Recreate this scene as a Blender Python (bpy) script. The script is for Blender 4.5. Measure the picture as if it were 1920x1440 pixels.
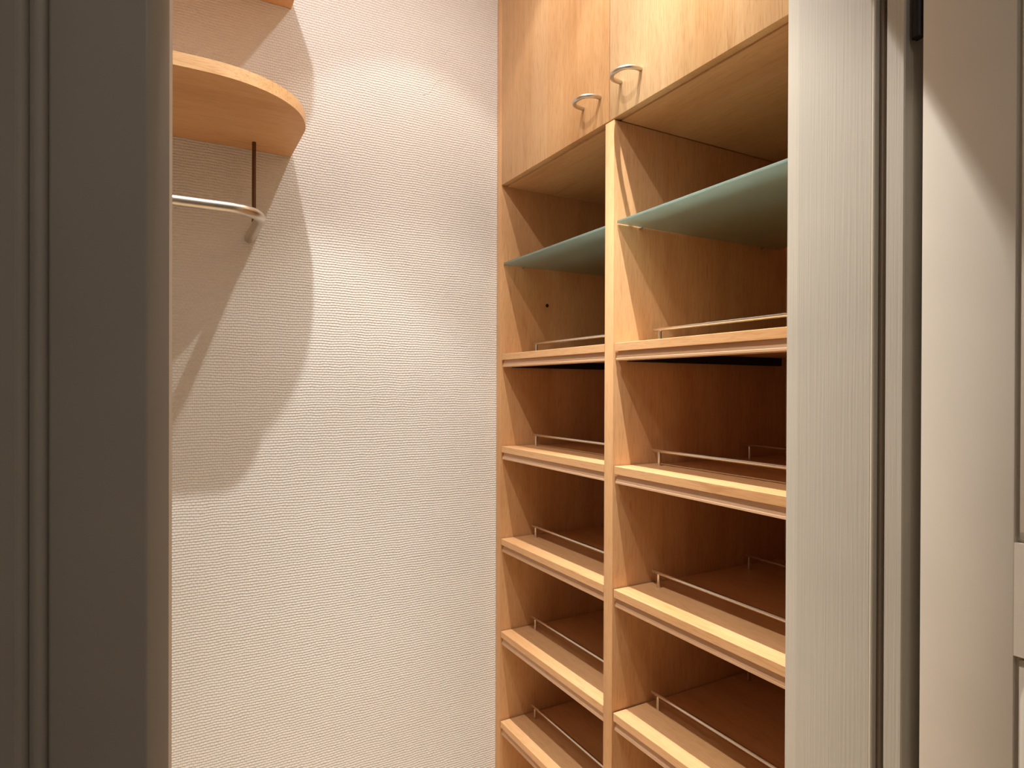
import bpy, bmesh, math
from mathutils import Vector, Matrix

for o in list(bpy.data.objects):
    bpy.data.objects.remove(o, do_unlink=True)
C = bpy.context.scene.collection
R = math.radians
EYE = 1.45                      # camera height above the floor; heights named h below are relative to it

# ------------------------------------------------------------------ camera
cd = bpy.data.cameras.new('camera')
cd.sensor_width = 36.0
cd.lens = 1167.7 / 1920 * 36
cd.shift_y = 11.0 / 1920
cd.clip_start = 0.02
cam = bpy.data.objects.new('camera', cd)
C.objects.link(cam)
cam.matrix_world = (Matrix.Translation((0, 0, EYE)) @ Matrix.Rotation(R(-29.22), 4, 'Z')
                    @ Matrix.Rotation(R(90 - 0.20), 4, 'X') @ Matrix.Rotation(R(0.20), 4, 'Z'))
bpy.context.scene.camera = cam

# ------------------------------------------------------------------ world, exposure, light levels
w = bpy.data.worlds.new('world')
bpy.context.scene.world = w
w.use_nodes = True
w.node_tree.nodes['Background'].inputs[0].default_value = (1, 0.9, 0.8, 1)
w.node_tree.nodes['Background'].inputs[1].default_value = 0.02
vs = bpy.context.scene.view_settings
vs.view_transform = 'Standard'
vs.look = 'None'
vs.gamma = 1
vs.use_curve_mapping = False
vs.exposure = 0.50
BEAM_W, HOT_W, SPILL_W = 18.0, 100.0, 9.0
BEAM_COL, SPILL_COL = (1.0, 1.0, 0.94), (1.0, 0.96, 1.0)
HALL_W, HALL_COL = 22, (0.97, 1.0, 1.0)

# ------------------------------------------------------------------ materials
def mat(name):
    m = bpy.data.materials.new(name)
    m.use_nodes = True
    nt = m.node_tree
    return m, nt, nt.nodes['Principled BSDF']

def node(nt, kind, **kw):
    n = nt.nodes.new(kind)
    for k, v in kw.items():
        setattr(n, k, v)
    return n

def ramp(nt, stops):
    r = node(nt, 'ShaderNodeValToRGB')
    e = r.color_ramp.elements
    while len(e) < len(stops):
        e.new(0.5)
    for el, (p, c) in zip(e, stops):
        el.position = p
        el.color = (*c, 1)
    return r

def wood(name, axis, base=(0.72, 0.415, 0.20), amount=1.0, joint=None, rough=0.42, offset=0.0):
    """maple veneer, grain running along world axis 'X', 'Y' or 'Z'"""
    m, nt, b = mat(name)
    L = nt.links.new
    g = node(nt, 'ShaderNodeNewGeometry')
    def stretched(along, across):
        mp = node(nt, 'ShaderNodeMapping')
        s = [across] * 3
        s['XYZ'.index(axis)] = along
        mp.inputs['Scale'].default_value = s
        mp.inputs['Location'].default_value = (offset, offset * 1.7, offset * .6)
        L(g.outputs['Position'], mp.inputs['Vector'])
        return mp
    # broad cloudy figure
    n1 = node(nt, 'ShaderNodeTexNoise'); n1.inputs['Scale'].default_value = 1
    n1.inputs['Detail'].default_value = 3; n1.inputs['Distortion'].default_value = .6
    L(stretched(1.1, 5).outputs[0], n1.inputs['Vector'])
    # growth ring lines
    n2 = node(nt, 'ShaderNodeTexNoise'); n2.inputs['Scale'].default_value = 1
    n2.inputs['Detail'].default_value = 5; n2.inputs['Roughness'].default_value = .65
    L(stretched(3.0, 70).outputs[0], n2.inputs['Vector'])
    # short pore flecks
    n3 = node(nt, 'ShaderNodeTexNoise'); n3.inputs['Scale'].default_value = 1
    n3.inputs['Detail'].default_value = 2
    L(stretched(28, 420).outputs[0], n3.inputs['Vector'])
    # long darker streaks
    n4 = node(nt, 'ShaderNodeTexNoise'); n4.inputs['Scale'].default_value = 1
    n4.inputs['Detail'].default_value = 4; n4.inputs['Distortion'].default_value = 1.2
    L(stretched(4.2, 34).outputs[0], n4.inputs['Vector'])
    c0 = tuple(base)
    dk = tuple(a * k for a, k in zip(base, (.84, .76, .66)))
    lt = tuple(min(1, a * k) for a, k in zip(base, (1.07, 1.10, 1.14)))
    r1 = ramp(nt, [(.3, dk), (.52, c0), (.75, lt)])
    L(n1.outputs['Fac'], r1.inputs[0])
    def mul(prev, noise, lo, hi, dark, fac):
        r = ramp(nt, [(lo, dark), (hi, (1, 1, 1))])
        L(noise.outputs['Fac'], r.inputs[0])
        mx = node(nt, 'ShaderNodeMix', data_type='RGBA', blend_type='MULTIPLY')
        mx.inputs['Factor'].default_value = fac * amount
        L(prev, mx.inputs['A']); L(r.outputs[0], mx.inputs['B'])
        return mx.outputs['Result']
    c = mul(r1.outputs[0], n2, .35, .62, (.86, .78, .70), .4)
    c = mul(c, n3, .34, .5, (.74, .62, .50), .40)
    c = mul(c, n4, .25, .33, (.78, .66, .55), .7)
    if joint is not None:
        sx = node(nt, 'ShaderNodeSeparateXYZ'); L(g.outputs['Position'], sx.inputs[0])
        ad = node(nt, 'ShaderNodeMath', operation='LESS_THAN'); ad.inputs[1].default_value = joint
        L(sx.outputs['Y'], ad.inputs[0])
        mx = node(nt, 'ShaderNodeMix', data_type='RGBA', blend_type='MULTIPLY')
        L(ad.outputs[0], mx.inputs['Factor']); L(c, mx.inputs['A'])
        mx.inputs['B'].default_value = (.97, .91, .84, 1)
        c = mx.outputs['Result']
    L(c, b.inputs['Base Color'])
    b.inputs['Roughness'].default_value = rough
    b.inputs['Specular IOR Level'].default_value = .35
    bp = node(nt, 'ShaderNodeBump'); bp.inputs['Strength'].default_value = .12
    bp.inputs['Distance'].default_value = .0006
    L(n3.outputs['Fac'], bp.inputs['Height']); L(bp.outputs[0], b.inputs['Normal'])
    return m

def wallpaper():
    m, nt, b = mat('woven_wallpaper')
    L = nt.links.new
    g = node(nt, 'ShaderNodeNewGeometry')
    # gentle waviness so that the threads are not ruler straight
    nz = node(nt, 'ShaderNodeTexNoise'); nz.inputs['Scale'].default_value = 22; nz.inputs['Detail'].default_value = 2
    L(g.outputs['Position'], nz.inputs['Vector'])
    sb = node(nt, 'ShaderNodeVectorMath', operation='SUBTRACT'); sb.inputs[1].default_value = (.5, .5, .5)
    L(nz.outputs['Color'], sb.inputs[0])
    sc = node(nt, 'ShaderNodeVectorMath', operation='SCALE'); sc.inputs['Scale'].default_value = .0075
    L(sb.outputs[0], sc.inputs[0])
    ad = node(nt, 'ShaderNodeVectorMath', operation='ADD')
    L(g.outputs['Position'], ad.inputs[0]); L(sc.outputs[0], ad.inputs[1])
    s = node(nt, 'ShaderNodeSeparateXYZ'); L(ad.outputs[0], s.inputs[0])
    cb = node(nt, 'ShaderNodeCombineXYZ'); L(s.outputs['X'], cb.inputs['X']); L(s.outputs['Z'], cb.inputs['Y'])
    br = node(nt, 'ShaderNodeTexBrick')
    br.offset = .5
    br.inputs['Scale'].default_value = 1
    br.inputs['Brick Width'].default_value = .0092
    br.inputs['Row Height'].default_value = .0069
    br.inputs['Mortar Size'].default_value = .0014
    br.inputs['Mortar Smooth'].default_value = 1
    L(cb.outputs[0], br.inputs['Vector'])
    # continuous horizontal rib
    mm = node(nt, 'ShaderNodeMath', operation='MULTIPLY'); mm.inputs[1].default_value = 2 * math.pi / .0069
    L(s.outputs['Z'], mm.inputs[0])
    si = node(nt, 'ShaderNodeMath', operation='SINE'); L(mm.outputs[0], si.inputs[0])
    n2 = node(nt, 'ShaderNodeTexNoise'); n2.inputs['Scale'].default_value = 150; n2.inputs['Detail'].default_value = 3
    L(g.outputs['Position'], n2.inputs['Vector'])
    a1 = node(nt, 'ShaderNodeMath', operation='MULTIPLY_ADD'); a1.inputs[1].default_value = -.8
    L(br.outputs['Fac'], a1.inputs[0])
    h1 = node(nt, 'ShaderNodeMath', operation='MULTIPLY'); h1.inputs[1].default_value = .6
    L(si.outputs[0], h1.inputs[0]); L(h1.outputs[0], a1.inputs[2])
    a2 = node(nt, 'ShaderNodeMath', operation='MULTIPLY_ADD'); a2.inputs[1].default_value = 1.1
    L(n2.outputs['Fac'], a2.inputs[0]); L(a1.outputs[0], a2.inputs[2])
    bp = node(nt, 'ShaderNodeBump'); bp.inputs['Strength'].default_value = .85
    bp.inputs['Distance'].default_value = .0011
    L(a2.outputs[0], bp.inputs['Height']); L(bp.outputs[0], b.inputs['Normal'])
    n3 = node(nt, 'ShaderNodeTexNoise'); n3.inputs['Scale'].default_value = 3
    L(g.outputs['Position'], n3.inputs['Vector'])
    r = ramp(nt, [(.3, (.78, .745, .68)), (.7, (.81, .775, .715))])
    L(n3.outputs['Fac'], r.inputs[0]); L(r.outputs[0], b.inputs['Base Color'])
    b.inputs['Roughness'].default_value = .75
    b.inputs['Specular IOR Level'].default_value = .2
    return m

def paint(name, col, rough=.45, grain=0.0, grit=0.0):
    m, nt, b = mat(name)
    L = nt.links.new
    g = node(nt, 'ShaderNodeNewGeometry')
    n = node(nt, 'ShaderNodeTexNoise'); n.inputs['Scale'].default_value = 6
    L(g.outputs['Position'], n.inputs['Vector'])
    r = ramp(nt, [(.3, tuple(c * .95 for c in col)), (.7, tuple(min(1, c * 1.03) for c in col))])
    L(n.outputs['Fac'], r.inputs[0]); L(r.outputs[0], b.inputs['Base Color'])
    b.inputs['Roughness'].default_value = rough
    b.inputs['Specular IOR Level'].default_value = .3
    if grain or grit:
        mp = node(nt, 'ShaderNodeMapping')
        mp.inputs['Scale'].default_value = (330, 330, 5) if grain else (240, 240, 240)
        L(g.outputs['Position'], mp.inputs['Vector'])
        t = node(nt, 'ShaderNodeTexNoise'); t.inputs['Scale'].default_value = 1
        t.inputs['Detail'].default_value = 3
        L(mp.outputs[0], t.inputs['Vector'])
        bp = node(nt, 'ShaderNodeBump'); bp.inputs['Strength'].default_value = grain or grit
        bp.inputs['Distance'].default_value = .0012
        L(t.outputs['Fac'], bp.inputs['Height']); L(bp.outputs[0], b.inputs['Normal'])
    return m

def metal(name, col, rough):
    m, nt, b = mat(name)
    g = node(nt, 'ShaderNodeNewGeometry')
    n = node(nt, 'ShaderNodeTexNoise'); n.inputs['Scale'].default_value = 60
    nt.links.new(g.outputs['Position'], n.inputs['Vector'])
    r = ramp(nt, [(.3, tuple(c * .93 for c in col)), (.7, col)])
    nt.links.new(n.outputs['Fac'], r.inputs[0]); nt.links.new(r.outputs[0], b.inputs['Base Color'])
    b.inputs['Metallic'].default_value = 1
    b.inputs['Roughness'].default_value = rough
    return m

def glassmat():
    m, nt, b = mat('frosted_green_glass')
    g = node(nt, 'ShaderNodeNewGeometry')
    n = node(nt, 'ShaderNodeTexNoise'); n.inputs['Scale'].default_value = 40
    nt.links.new(g.outputs['Position'], n.inputs['Vector'])
    r = ramp(nt, [(.3, (.66, .86, .77)), (.7, (.70, .89, .80))])
    nt.links.new(n.outputs['Fac'], r.inputs[0]); nt.links.new(r.outputs[0], b.inputs['Base Color'])
    b.inputs['Roughness'].default_value = .38
    b.inputs['Transmission Weight'].default_value = .9
    b.inputs['IOR'].default_value = 1.5
    return m

def emis(name, col, s):
    m, nt, b = mat(name)
    b.inputs['Emission Color'].default_value = (*col, 1)
    b.inputs['Emission Strength'].default_value = s
    return m

W_V = wood('maple_upright', 'Z')
W_V2 = wood('maple_upright_inner', 'Z', offset=3.1)
W_DL = wood('maple_door_far', 'Z', base=(.72, .44, .215), joint=1.418, offset=1.3, amount=1.15)
W_DR = wood('maple_door_near', 'Z', base=(.77, .515, .27), joint=.886, offset=5.2, amount=1.15)
W_Y = wood('maple_along_shelf', 'Y', offset=.7)
W_X = wood('maple_wall_shelf', 'X', offset=2.3)
W_E = wood('maple_edge_band', 'X', base=(.74, .47, .24), amount=1.5, offset=4.4)
W_LIP = wood('maple_lip', 'Y', base=(.64, .40, .24), offset=6.4, amount=.8)
WP = wallpaper()
PAINT = paint('cream_gloss_paint', (.62, .555, .455), .42, grit=.12)
PAINT_G = paint('cream_paint_over_grain', (.55, .50, .42), .5, grain=.45)
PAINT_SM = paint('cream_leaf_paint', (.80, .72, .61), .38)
PAINT_SHADED = paint('shaded_leaf_paint', (.50, .44, .37), .3)  # same cream paint as the right leaf, darkened because this leaf is unlit
PLASTER = paint('white_plaster', (.86, .80, .72), .8, grit=.1)
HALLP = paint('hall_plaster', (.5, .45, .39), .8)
FLOORM = wood('oak_floor', 'Y', base=(.80, .60, .41), rough=.4, offset=9)
STEEL = metal('brushed_nickel', (.62, .56, .48), .32)
STEEL_D = metal('rail_metal', (.74, .72, .70), .22)
BLACK = paint('black_plastic', (.012, .010, .009), .5)
DARKROD = metal('dark_bronze_rod', (.16, .09, .055), .45)
SEAL = paint('brown_rubber', (.20, .15, .11), .7)
GLASS = glassmat()
def highlight_mat():  # translucent material of the added edge highlight strip
    m, nt, b = mat('highlight_strip_translucent')
    tr = node(nt, 'ShaderNodeBsdfTranslucent'); tr.inputs[0].default_value = (.85, .76, .66, 1)
    b.inputs['Base Color'].default_value = (.8, .72, .62, 1)
    mx = node(nt, 'ShaderNodeMixShader'); mx.inputs[0].default_value = .6
    nt.links.new(b.outputs[0], mx.inputs[1]); nt.links.new(tr.outputs[0], mx.inputs[2])
    nt.links.new(mx.outputs[0], nt.nodes['Material Output'].inputs['Surface'])
    return m
HILITE = highlight_mat()
EMIT = emis('lamp_glow', (1, .88, .68), 12)

# ------------------------------------------------------------------ mesh helpers
def link(name, bm, m, parent=None, smooth=False):
    me = bpy.data.meshes.new(name)
    bmesh.ops.recalc_face_normals(bm, faces=bm.faces)
    bm.to_mesh(me); bm.free()
    for mm in (m if isinstance(m, (list, tuple)) else [m]):
        me.materials.append(mm)
    if smooth:
        for p in me.polygons:
            p.use_smooth = True
    me.set_sharp_from_angle(angle=R(42))
    o = bpy.data.objects.new(name, me)
    C.objects.link(o)
    if parent:
        o.parent = parent
        o.matrix_parent_inverse = Matrix.Translation(parent.location).inverted() if not parent.parent else Matrix.Identity(4)
    return o

def box(bm, x0, x1, y0, y1, h0, h1, bev=0.0, z=False):
    """axis aligned box; h relative to eye height unless z"""
    dz = 0 if z else EYE
    vs_ = [bm.verts.new((x, y, hh + dz)) for x in (x0, x1) for y in (y0, y1) for hh in (h0, h1)]
    f = [(0, 1, 3, 2), (4, 6, 7, 5), (0, 4, 5, 1), (2, 3, 7, 6), (0, 2, 6, 4), (1, 5, 7, 3)]
    fs = [bm.faces.new([vs_[i] for i in q]) for q in f]
    if bev:
        ed = {e for q in fs for e in q.edges}
        bmesh.ops.recalc_face_normals(bm, faces=fs)
        bmesh.ops.bevel(bm, geom=list(ed), offset=bev, segments=2, affect='EDGES', profile=.5)
    return fs

def prism_z(bm, pts, z0, z1):
    a = [bm.verts.new((x, y, z0)) for x, y in pts]
    b_ = [bm.verts.new((x, y, z1)) for x, y in pts]
    n = len(pts)
    fs = [bm.faces.new(a[::-1]), bm.faces.new(b_)]
    side = [bm.faces.new([a[i], a[(i + 1) % n], b_[(i + 1) % n], b_[i]]) for i in range(n)]
    return fs, side

def prism_y(bm, pts, y0, y1):
    a = [bm.verts.new((x, y0, z)) for x, z in pts]
    b_ = [bm.verts.new((x, y1, z)) for x, z in pts]
    n = len(pts)
    bm.faces.new(a[::-1]); bm.faces.new(b_)
    for i in range(n):
        bm.faces.new([a[i], a[(i + 1) % n], b_[(i + 1) % n], b_[i]])

def tube(bm, path, r, seg=20, caps=True):
    path = [Vector(p) for p in path]
    rings = []
    up = None
    for i, p in enumerate(path):
        if i == 0: t = path[1] - p
        elif i == len(path) - 1: t = p - path[-2]
        else: t = (path[i + 1] - p).normalized() + (p - path[i - 1]).normalized()
        t.normalize()
        if up is None:
            up = Vector((0, 0, 1)) if abs(t.z) < .9 else Vector((1, 0, 0))
        a = (up - t * up.dot(t)).normalized()
        up = a
        b_ = t.cross(a)
        rings.append([bm.verts.new(p + a * r * math.cos(2 * math.pi * k / seg) + b_ * r * math.sin(2 * math.pi * k / seg)) for k in range(seg)])
    for q in range(len(rings) - 1):
        for k in range(seg):
            f = bm.faces.new([rings[q][k], rings[q][(k + 1) % seg], rings[q + 1][(k + 1) % seg], rings[q + 1][k]])
            f.smooth = True
    if caps:
        bm.faces.new(rings[0][::-1]); bm.faces.new(rings[-1])

def obox(bm, org, u, n, s0, s1, t0, t1, z0, z1, bev=0, seg=2):
    """box in a leaf's own frame: s along u, t along n (both xy), z up"""
    vs_ = []
    for s in (s0, s1):
        for t in (t0, t1):
            for z in (z0, z1):
                vs_.append(bm.verts.new((org[0] + u[0] * s + n[0] * t, org[1] + u[1] * s + n[1] * t, z)))
    f = [(0, 1, 3, 2), (4, 6, 7, 5), (0, 4, 5, 1), (2, 3, 7, 6), (0, 2, 6, 4), (1, 5, 7, 3)]
    fs = [bm.faces.new([vs_[i] for i in q]) for q in f]
    if bev:
        bmesh.ops.recalc_face_normals(bm, faces=fs)
        bmesh.ops.bevel(bm, geom=list({e for q in fs for e in q.edges}), offset=bev, segments=seg, affect='EDGES', profile=.5)

def thing(name, loc, label, cat, group=None):
    o = bpy.data.objects.new(name, None)
    o.empty_display_size = .1
    C.objects.link(o)
    o.location = loc
    o['label'] = label
    o['category'] = cat
    if group: o['group'] = group
    bpy.context.view_layer.update()
    return o

def struct(o, label=None, cat=None):
    o['kind'] = 'structure'
    if label: o['label'] = label
    if cat: o['category'] = cat
    return o

# ------------------------------------------------------------------ room shell
XL, XR = -0.90, 1.52             # closet side walls
YW = 1.7086                      # papered back wall
YI, YO = .6077, .451             # inner and outer face of the door wall
CEIL = EYE + 1.52
bm = bmesh.new(); box(bm, XL - .1, XR + .1, YW, YW + .12, 0, CEIL, z=True)
wb = struct(link('wall_back', bm, WP), 'back wall of the closet in cream wallpaper with fine horizontal woven ribs', 'wall')
for pts in ([(.672, .858), (.680, .866), (.686, .882), (.700, .902), (.714, .906), (.722, .912)], [(.655, .850), (.668, .856)], [(.724, .985), (.738, 1.008)], [(.817, -.60), (.8175, -.625)]):
    bm = bmesh.new()
    tube(bm, [(x, YW + .0002, EYE + hh) for x, hh in pts], .0011, 8)
    link('paper_crease', bm, WP, wb)
bm = bmesh.new(); box(bm, XL - .12, XL, YI, YW, 0, CEIL, z=True)
struct(link('wall_left', bm, PLASTER), 'plain side wall of the closet beyond the wall shelves', 'wall')
bm = bmesh.new(); box(bm, XR, XR + .12, YI, YW, 0, CEIL, z=True)
struct(link('wall_right', bm, PLASTER), 'plain side wall behind the maple cabinet', 'wall')
bm = bmesh.new()
box(bm, -1.7, -.36, YO, YI, 0, CEIL, z=True)
box(bm, .88, 1.7, YO, YI, 0, CEIL, z=True)
box(bm, -.36, .88, YO, YI, EYE + .83, CEIL, z=True)
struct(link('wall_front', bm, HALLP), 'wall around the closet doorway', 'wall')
bm = bmesh.new(); box(bm, -1.7, 1.7, -1.9, YW, -.1, 0, z=True)
struct(link('floor', bm, FLOORM), 'wooden floor of hall and closet', 'floor')
bm = bmesh.new(); box(bm, -1.7, 1.7, -1.9, YW, CEIL, CEIL + .1, z=True)
struct(link('ceiling', bm, PLASTER), 'plain ceiling', 'ceiling')
bm = bmesh.new()
box(bm, -1.82, -1.7, -1.9, YI, 0, CEIL, z=True)
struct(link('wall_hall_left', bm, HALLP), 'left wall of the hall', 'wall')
bm = bmesh.new()
box(bm, 1.7, 1.82, -1.9, YI, 0, CEIL, z=True)
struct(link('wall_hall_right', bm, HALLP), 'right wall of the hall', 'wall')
bm = bmesh.new()
box(bm, -1.82, 1.82, -2.02, -1.9, 0, CEIL, z=True)
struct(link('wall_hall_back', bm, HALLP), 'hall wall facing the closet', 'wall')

# ------------------------------------------------------------------ door frame (right jamb, header, left jamb)
TOP = EYE + .80                  # underside of the header
bm = bmesh.new()
prism_z(bm, [(.8, .4788), (.8, .583), (.8008, .5865), (.8070, YI), (.88, YI), (.88, .437), (.8015, .437), (.8, .4385),
             (.8, .4590), (.812, .4590), (.812, .4725), (.803, .4725), (.8015, .4735), (.8015, .4788)], 0, TOP + .04)
jr = struct(link('trim_1', bm, PAINT_G), 'cream painted right door jamb with brushed wood grain beside the cabinet', 'door frame')
bm = bmesh.new(); tube(bm, [(.8003, .4752, 0), (.8003, .4752, TOP)], .0027, 12)
link('edge_bead', bm, PAINT, jr)
bm = bmesh.new(); tube(bm, [(.8095, .4695, 0), (.8095, .4695, TOP)], .0038, 12)
o = link('seal_strip', bm, SEAL, jr); o['label'] = 'thin brown rubber seal in the rebate'
bm = bmesh.new(); box(bm, -.30, .80, .472, YI, TOP, TOP + .03, z=True); box(bm, -.36, .824, .451, .52, TOP + .022, TOP + .04, z=True)
struct(link('trim_2', bm, PAINT), 'cream painted header across the top of the doorway', 'door frame')
bm = bmesh.new()
prism_z(bm, [(-.36, YI), (-.36, .448), (-.31, .448), (-.31, .50), (-.30, .505), (-.30, YI)], 0, TOP + .04)
struct(link('trim_3', bm, PAINT), 'cream painted left door jamb behind the dark leaf', 'door frame')

# ------------------------------------------------------------------ right door leaf, swung out past ninety degrees
phi = R(97)
u = (-math.cos(phi), -math.sin(phi))        # hinge side -> free side
n = (math.sin(phi), -math.cos(phi))         # away from the camera (leaf thickness direction)
org = (.803, .4178)
LW, LT, ST = .52, .021, .0919
zb, zt = .012, TOP + .018
mid0, mid1 = EYE - .292, EYE - .168         # middle rail
tr = [(mid1, zt - .10), (zb + .16, mid0)]   # openings of the two panels
bm = bmesh.new()
obox(bm, org, u, n, 0, ST, 0, LT, zb, zt, .0012)
obox(bm, org, u, n, LW - ST, LW, 0, LT, zb, zt, .0012)
for z0, z1 in ((zb, zb + .16), (mid0, mid1), (zt - .10, zt)):
    obox(bm, org, u, n, ST, LW - ST, .0002, LT - .0002, z0, z1)
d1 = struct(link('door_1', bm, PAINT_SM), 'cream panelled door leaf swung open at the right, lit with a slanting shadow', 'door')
for z0, z1 in tr:
    bm = bmesh.new()
    obox(bm, org, u, n, ST, LW - ST, .008, LT - .008 + .004, z0, z1)
    link('panel', bm, PAINT_SM, d1)
    bm = bmesh.new()
    e = .010
    for a0, a1, q0, q1 in ((ST + .0035, ST + .0035 + e, z0 + .0035, z1 - .0035), (LW - ST - .0035 - e, LW - ST - .0035, z0 + .0035, z1 - .0035)):
        obox(bm, org, u, n, a0, a1, .0038, .0085, q0, q1, .0018)
    for q0, q1 in ((z0 + .0035, z0 + .0035 + e), (z1 - .0035 - e, z1 - .0035)):
        obox(bm, org, u, n, ST + .0035, LW - ST - .0035, .0038, .0085, q0, q1, .0018)
    link('panel_moulding', bm, PAINT_SM, d1)
for hz in (.433, -1.10):
    bm = bmesh.new()
    tube(bm, [(.8105, .4275, EYE + hz), (.8105, .4275, EYE + hz + .085)], .0065, 16)
    obox(bm, (.8235, .4345), (0, 1), (1, 0), 0, .02, 0, .002, EYE + hz + .004, EYE + hz + .08)
    hg = link('hinge', bm, BLACK, d1); hg['label'] = 'black barrel hinge'

# ------------------------------------------------------------------ left door leaf, half open, dark side to the camera
th = R(43)
u2 = (-math.cos(th), math.sin(th))          # free edge -> hinge
n2 = (math.sin(th), math.cos(th))           # thickness, away from the camera
org2 = (-.0073, .353)
LW2, LT2, ST2 = .345, .0150, .0600
bm = bmesh.new()
obox(bm, org2, u2, n2, 0, ST2, 0, LT2, zb, zt - .03, .0012, 3)
obox(bm, org2, u2, n2, LW2 - ST2, LW2, 0, LT2, zb, zt - .03, .0012, 3)
trs = ((zb, zb + .16), (zt - .13, zt - .03))
for z0, z1 in trs:
    obox(bm, org2, u2, n2, ST2, LW2 - ST2, .0002, LT2 - .0002, z0, z1)
d2 = struct(link('door_2', bm, PAINT_SHADED), 'shaded door leaf half open at the left with two vertical beads', 'door')
z0, z1 = zb + .16, zt - .13
bm = bmesh.new(); obox(bm, org2, u2, n2, ST2, LW2 - ST2, .0030, LT2 - .003, z0, z1)
link('panel', bm, PAINT_SHADED, d2)
bm = bmesh.new()
for sc_ in (.0659, .0787):
    for mirror in (False, True):
        s = LW2 - sc_ if mirror else sc_
        x, y = org2[0] + u2[0] * s + n2[0] * .0008, org2[1] + u2[1] * s + n2[1] * .0008
        tube(bm, [(x, y, z0), (x, y, z1)], .0030, 14)
link('bead_moulding', bm, PAINT_SHADED, d2)

# added translucent strip standing in for the highlight along the free edge
bm = bmesh.new(); box(bm, .0005, .0038, .3655, .3661, zb, zt - .03, z=True)
o = link('edge_highlight_strip', bm, HILITE, d2); o['label'] = 'added thin translucent strip for the bright line along the free edge'

# ------------------------------------------------------------------ maple cabinet
XC = .900
BACK = 1.50
YL1, YL0 = YW - .0006, 1.6806             # side panel at the papered wall
YD1, YD0 = 1.1662, 1.1340                 # middle upright
YR1, YR0 = .6400, .6085                   # side panel next to the doorway
cab = thing('shoe_cabinet', ((XC + BACK) / 2, (YL1 + YR0) / 2, 0), 'tall maple built-in cabinet with two bays of shoe shelves under overhead doors', 'cabinet')
bm = bmesh.new(); box(bm, XC, BACK, YL0, YL1, -EYE, 1.45, .0008)
link('side_panel', bm, W_V2, cab)
bm = bmesh.new(); box(bm, XC, BACK, YR0, YR1, -EYE, 1.45, .0008)
link('side_panel', bm, W_V2, cab)
bm = bmesh.new(); box(bm, XC, BACK, YD0, YD1, -EYE, .6155, .001)
link('centre_upright', bm, W_V, cab)
bm = bmesh.new(); box(bm, XC + .024, BACK, YD0, YD1, .638, 1.45)
link('upper_upright', bm, W_V, cab)
bm = bmesh.new(); box(bm, BACK, BACK + .008, YR0, YL1, -EYE, 1.45)
link('back_panel', bm, W_V2, cab)
for y0, y1 in ((YD1, YL0), (YR1, YD0)):
    bm = bmesh.new(); box(bm, XC + .022, BACK, y0 + .0003, y1 - .0003, .6165, .6365)
    link('compartment_floor', bm, W_Y, cab)
    bm = bmesh.new(); box(bm, XC + .022, BACK, y0 + .0003, y1 - .0003, 1.43, 1.45)
    link('top_panel', bm, W_Y, cab)
    bm = bmesh.new(); box(bm, XC + .06, XC + .08, y0 + .0003, y1 - .0003, -EYE, -EYE + .09)
    box(bm, XC + .004, BACK, y0 + .0003, y1 - .0003, -EYE + .09, -EYE + .115)
    link('plinth', bm, W_Y, cab)

# overhead doors with ring-bow handles
def handle(yc, hc, door):
    bm = bmesh.new()
    a, dp = .0335, .042
    pts = []
    for k in range(25):
        t = math.pi * k / 24
        c, s = math.cos(t), math.sin(t)
        pts.append((XC - dp * (abs(s) ** .80), yc + a * (abs(c) ** .92) * (1 if c > 0 else -1) * (1 + .10 * s), EYE + hc))
    pts[0] = (XC + .001, pts[0][1], pts[0][2]); pts[-1] = (XC + .001, pts[-1][1], pts[-1][2])
    tube(bm, pts, .0051, 18)
    h = link('handle', bm, STEEL, door)
    h['label'] = 'satin nickel bow handle'
    return h
for (y0, y1, m, yc, hc, lab) in ((1.1526, YL0 - .0022, W_DL, 1.2205, .6865, None), (YR0 + .004, 1.1504, W_DR, 1.0765, .690, None)):
    bm = bmesh.new(); box(bm, XC, XC + .0195, y0, y1, .6185, 1.44, .0008)
    d = link('door', bm, m, cab)
    handle(yc, hc, d)

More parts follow.
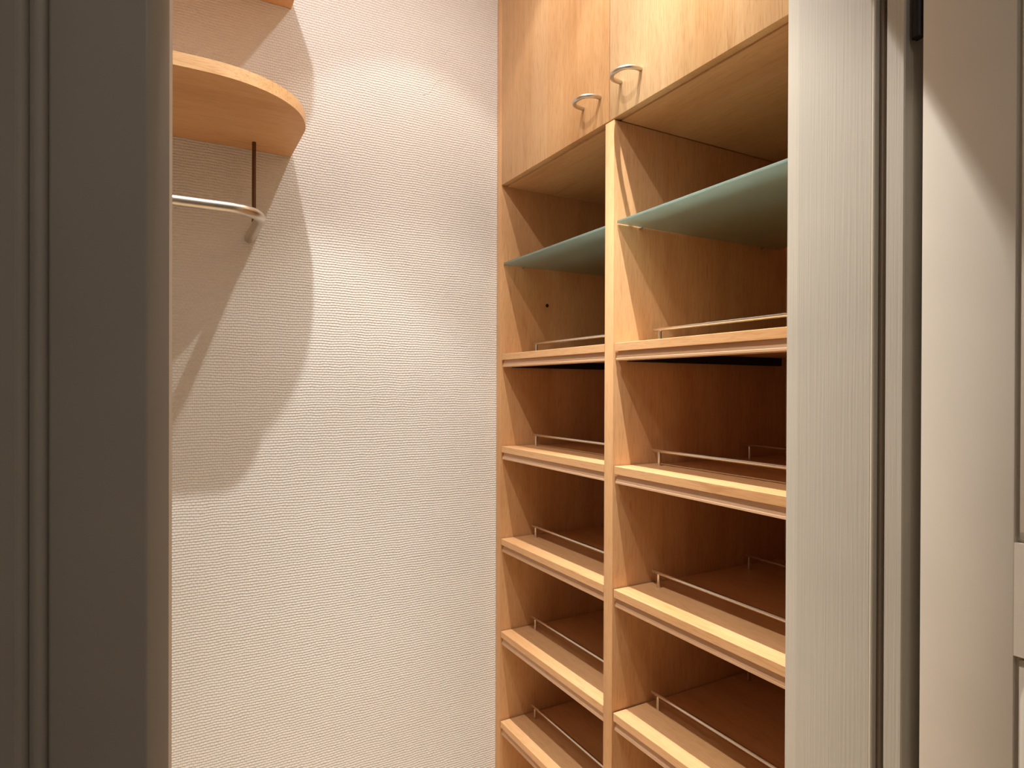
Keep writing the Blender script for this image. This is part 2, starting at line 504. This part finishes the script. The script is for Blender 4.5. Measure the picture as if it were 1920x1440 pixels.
# pull-out shoe shelves with a stepped front edge and two metal gallery rails
SH = [.1030, -.1790, -.4620, -.7460, -1.0220]
def shoe_shelf(top, y0, y1):
    g0, g1 = y0 + .0032, y1 - .0032
    z = EYE + top
    bm = bmesh.new()
    # board behind the nosing; back field 2.5 mm lower
    prism_y(bm, [(XC + .035, z - .0003), (1.0390, z - .0003), (1.0395, z - .0050), (1.0425, z - .0050), (1.0430, z - .0022), (1.47, z - .0022),
                 (1.47, z - .020), (XC + .035, z - .020)], g0, g1)
    sh = link('shoe_shelf', bm, W_Y, cab)
    bm = bmesh.new()
    prism_y(bm, [(XC + .0022, z - .0008), (XC + .003, z), (XC + .035, z), (XC + .035, z - .0188), (XC + .003, z - .0188), (XC + .0022, z - .018)], g0, g1)
    link('front_nosing', bm, W_Y, sh)
    bm = bmesh.new()
    prism_y(bm, [(XC + .0105, z - .0190), (XC + .0350, z - .0190), (XC + .0350, z - .0398), (XC + .0052, z - .0398), (XC + .0045, z - .0392),
                 (XC + .0045, z - .0352), (XC + .0062, z - .0335), (XC + .0088, z - .0255)], g0 + .0012, g1 - .0012)
    link('lower_lip', bm, W_LIP, sh)
    for xr in (1.003, 1.308):
        bm = bmesh.new()
        tube(bm, [(xr, y0 + .022, z + .0335), (xr, y1 - .022, z + .0335)], .0043, 14)
        rl = link('gallery_rail', bm, STEEL_D, sh)
        for yy in (y0 + .041, y1 - .041):
            bm = bmesh.new()
            tube(bm, [(xr, yy, z - .001), (xr, yy, z + .031)], .0042, 14)
            link('rail_post', bm, STEEL_D, sh)
    for (a0, a1) in ((y0 + .0004, y0 + .013), (y1 - .013, y1 - .0004)):
        bm = bmesh.new()
        box(bm, XC + .040, 1.468, a0, a1, top - .0415, top - .0205)
        sl = link('runner', bm, BLACK, sh); sl['label'] = 'black metal runner under the shelf'
for h in SH:
    shoe_shelf(h, YD1, YL0)
    shoe_shelf(h, YR1, YD0)

# frosted glass shelves on pins
for (y0, y1, hh) in ((YD1, YL0, .3765), (YR1, YD0, .3785)):
    bm = bmesh.new(); box(bm, XC + .008, 1.46, y0 + .0015, y1 - .0015, hh, hh + .0062, .0008)
    gl = link('glass_shelf', bm, GLASS, cab); gl['label'] = 'frosted greenish glass shelf'
    for yy, sg in ((y0, 1), (y1, -1)):
        for xx in (.977, 1.40):
            bm = bmesh.new()
            tube(bm, [(xx, yy - sg * .001, EYE + hh - .0032), (xx, yy + sg * .0095, EYE + hh - .0032)], .0030, 14)
            p = link('shelf_pin', bm, STEEL, cab); p['label'] = 'small nickel shelf pin'
bm = bmesh.new()
tube(bm, [(1.0674, YL0 - .0005, EYE + .2622), (1.0674, YL0 + .003, EYE + .2622)], .0058, 16)
p = link('drill_hole', bm, paint('dark_hole', (.035, .018, .01), .9), cab); p['label'] = 'dark drill hole in the side panel'

# ------------------------------------------------------------------ wall shelves with rounded end
def wall_shelf(hb, label, name='wall_shelf'):
    arc = [(.0152, 1.3290), (.05, 1.3285), (.085, 1.3295), (.118, 1.3335), (.154, 1.3435), (.19, 1.3600), (.222, 1.3830), (.250, 1.4130),
           (.270, 1.4480), (.2825, 1.4850), (.2884, 1.5230)]
    # smooth the arc with Catmull-Rom
    sm = []
    P = [(-.05, 1.3305)] + arc + [(.2890, 1.60)]
    for i in range(1, len(P) - 2):
        for k in range(4):
            t = k / 4
            q = [0.5 * ((2 * P[i][j]) + (-P[i - 1][j] + P[i + 1][j]) * t + (2 * P[i - 1][j] - 5 * P[i][j] + 4 * P[i + 1][j] - P[i + 2][j]) * t * t
                        + (-P[i - 1][j] + 3 * P[i][j] - 3 * P[i + 1][j] + P[i + 2][j]) * t ** 3) for j in (0, 1)]
            sm.append(tuple(q))
    sm.append(arc[-1])
    pts = [(XL + .001, YW - .0005), (XL + .001, 1.345), (-.5, 1.338), (-.2, 1.333)] + sm + [(.2890, YW - .0005)]
    z0, z1 = EYE + hb, EYE + hb + .0265
    bm = bmesh.new()
    prism_z(bm, pts, z0, z1)
    s = link(name, bm, W_X)
    s['label'] = label; s['category'] = 'shelf'
    # edge band: a thin strip around the visible front
    front = pts[1:-1] + [pts[-1]]
    out = []
    for i, p in enumerate(front):
        a = front[max(0, i - 1)]; b_ = front[min(len(front) - 1, i + 1)]
        t = Vector((b_[0] - a[0], b_[1] - a[1])).normalized()
        out.append((p[0] + t.y * .0010, p[1] - t.x * .0010))
    bm = bmesh.new()
    zz = (z0 + .0003, z1 - .0003)
    vi = [[bm.verts.new((q[0], q[1], z)) for z in zz] for q in front]
    vo = [[bm.verts.new((q[0], q[1], z)) for z in zz] for q in out]
    for i in range(len(front) - 1):
        f = bm.faces.new([vo[i][0], vo[i + 1][0], vo[i + 1][1], vo[i][1]]); f.smooth = True
        bm.faces.new([vi[i][1], vo[i][1], vo[i + 1][1], vi[i + 1][1]])
        bm.faces.new([vi[i][0], vi[i + 1][0], vo[i + 1][0], vo[i][0]])
        bm.faces.new([vi[i][0], vi[i][1], vi[i + 1][1], vi[i + 1][0]])
    for i in (0, -1):
        bm.faces.new([vi[i][0], vo[i][0], vo[i][1], vi[i][1]])
    link('edge_band', bm, W_E, s)
    return s
wall_shelf(.6020, 'lower maple wall shelf with a rounded corner above the clothes rail')
wall_shelf(.9885, 'upper maple wall shelf cut off by the top of the picture')

# ------------------------------------------------------------------ clothes rail
hr = EYE + .3765
rail = thing('clothes_rail', (-.2, YW, hr), 'brushed steel clothes rail bending back to the wall under the lower wall shelf', 'rail')
RB = .072
path = [(-.78, YW, hr)]
def bend(cx, cy, a0, a1, k=12):
    return [(cx + RB * math.cos(R(a0 + (a1 - a0) * i / k)), cy + RB * math.sin(R(a0 + (a1 - a0) * i / k)), hr) for i in range(k + 1)]
path += bend(-.78 + RB, 1.432 + RB, 180, 270)
path += bend(.189 - RB, 1.432 + RB, 270, 360)
path += [(.189, YW - .0003, hr)]
bm = bmesh.new(); tube(bm, path, .0116, 28)
link('tube', bm, STEEL, rail)
for x in (.1935, -.781):
    bm = bmesh.new(); tube(bm, [(x, 1.6514, hr + .005), (x, 1.6514, EYE + .6020)], .0048, 16)
    p = link('support_rod', bm, DARKROD, rail); p['label'] = 'thin dark vertical rod up to the shelf'

# ------------------------------------------------------------------ recessed halogen downlights (above the frame)
def downlight(x, y, label, beam=1.0, hot=1.0, spill=1.0, rad=.006):
    t = thing('ceiling_downlight', (x, y, CEIL), label, 'light', 'halogen downlights in the closet ceiling')
    bm = bmesh.new()
    seg = 32
    prof = [(.024, -.001), (.026, -.006), (.040, -.006), (.0425, -.003), (.0425, 0), (.024, 0)]
    rg = [[bm.verts.new((x + r * math.cos(2 * math.pi * k / seg), y + r * math.sin(2 * math.pi * k / seg), CEIL + z)) for k in range(seg)] for r, z in prof]
    for i in range(len(prof)):
        for k in range(seg):
            bm.faces.new([rg[i][k], rg[i][(k + 1) % seg], rg[(i + 1) % len(prof)][(k + 1) % seg], rg[(i + 1) % len(prof)][k]])
    link('trim_ring', bm, STEEL, t, True)
    bm = bmesh.new()
    bm.faces.new([bm.verts.new((x + .0235 * math.cos(2 * math.pi * k / seg), y + .0235 * math.sin(2 * math.pi * k / seg), CEIL - .002)) for k in range(seg)][::-1])
    link('lamp', bm, EMIT, t)
    for nm, ang, bl, wv, col, rr in (('beam', 79, .22, BEAM_W * beam, BEAM_COL, rad), ('hotspot', 56, 1, HOT_W * hot, BEAM_COL, rad), ('spill', 168, .6, SPILL_W * spill, SPILL_COL, rad)):
        if wv <= 0: continue
        ld = bpy.data.lights.new(nm, 'SPOT')
        ld.energy = wv; ld.color = col; ld.spot_size = R(ang); ld.spot_blend = bl; ld.shadow_soft_size = rr
        lo = bpy.data.objects.new(nm, ld)
        C.objects.link(lo)
        lo.location = (x, y, CEIL - .022)
downlight(.62, 1.27, 'round halogen downlight near the papered wall', .40, .34, .12)
downlight(.62, .91, 'round halogen downlight beside the cabinet, nearer the doorway', .62, 1.3, .7)
downlight(.12, .915, 'round halogen downlight in front of the wall shelves', 1.45, .75, 1.8, .014)

# added fill light in the hall, unseen behind the camera
t = thing('hall_fill', (-.3, -1.0, CEIL), 'added glowing dome on the hall ceiling as unseen fill light', 'light')
bm = bmesh.new()
seg = 32
prof = [(.0, -.085), (.06, -.078), (.10, -.055), (.12, -.02), (.12, 0)]
rg = [[bm.verts.new((-.3 + r * math.cos(2 * math.pi * k / seg), -1.0 + r * math.sin(2 * math.pi * k / seg), CEIL + z)) for k in range(seg)] for r, z in prof[1:]]
cv = bm.verts.new((-.3, -1.0, CEIL + prof[0][1]))
for k in range(seg):
    bm.faces.new([cv, rg[0][(k + 1) % seg], rg[0][k]])
for i in range(len(rg) - 1):
    for k in range(seg):
        bm.faces.new([rg[i][k], rg[i][(k + 1) % seg], rg[i + 1][(k + 1) % seg], rg[i + 1][k]])
link('fill_dome', bm, emis('fill_glow', HALL_COL, HALL_W), t, True)
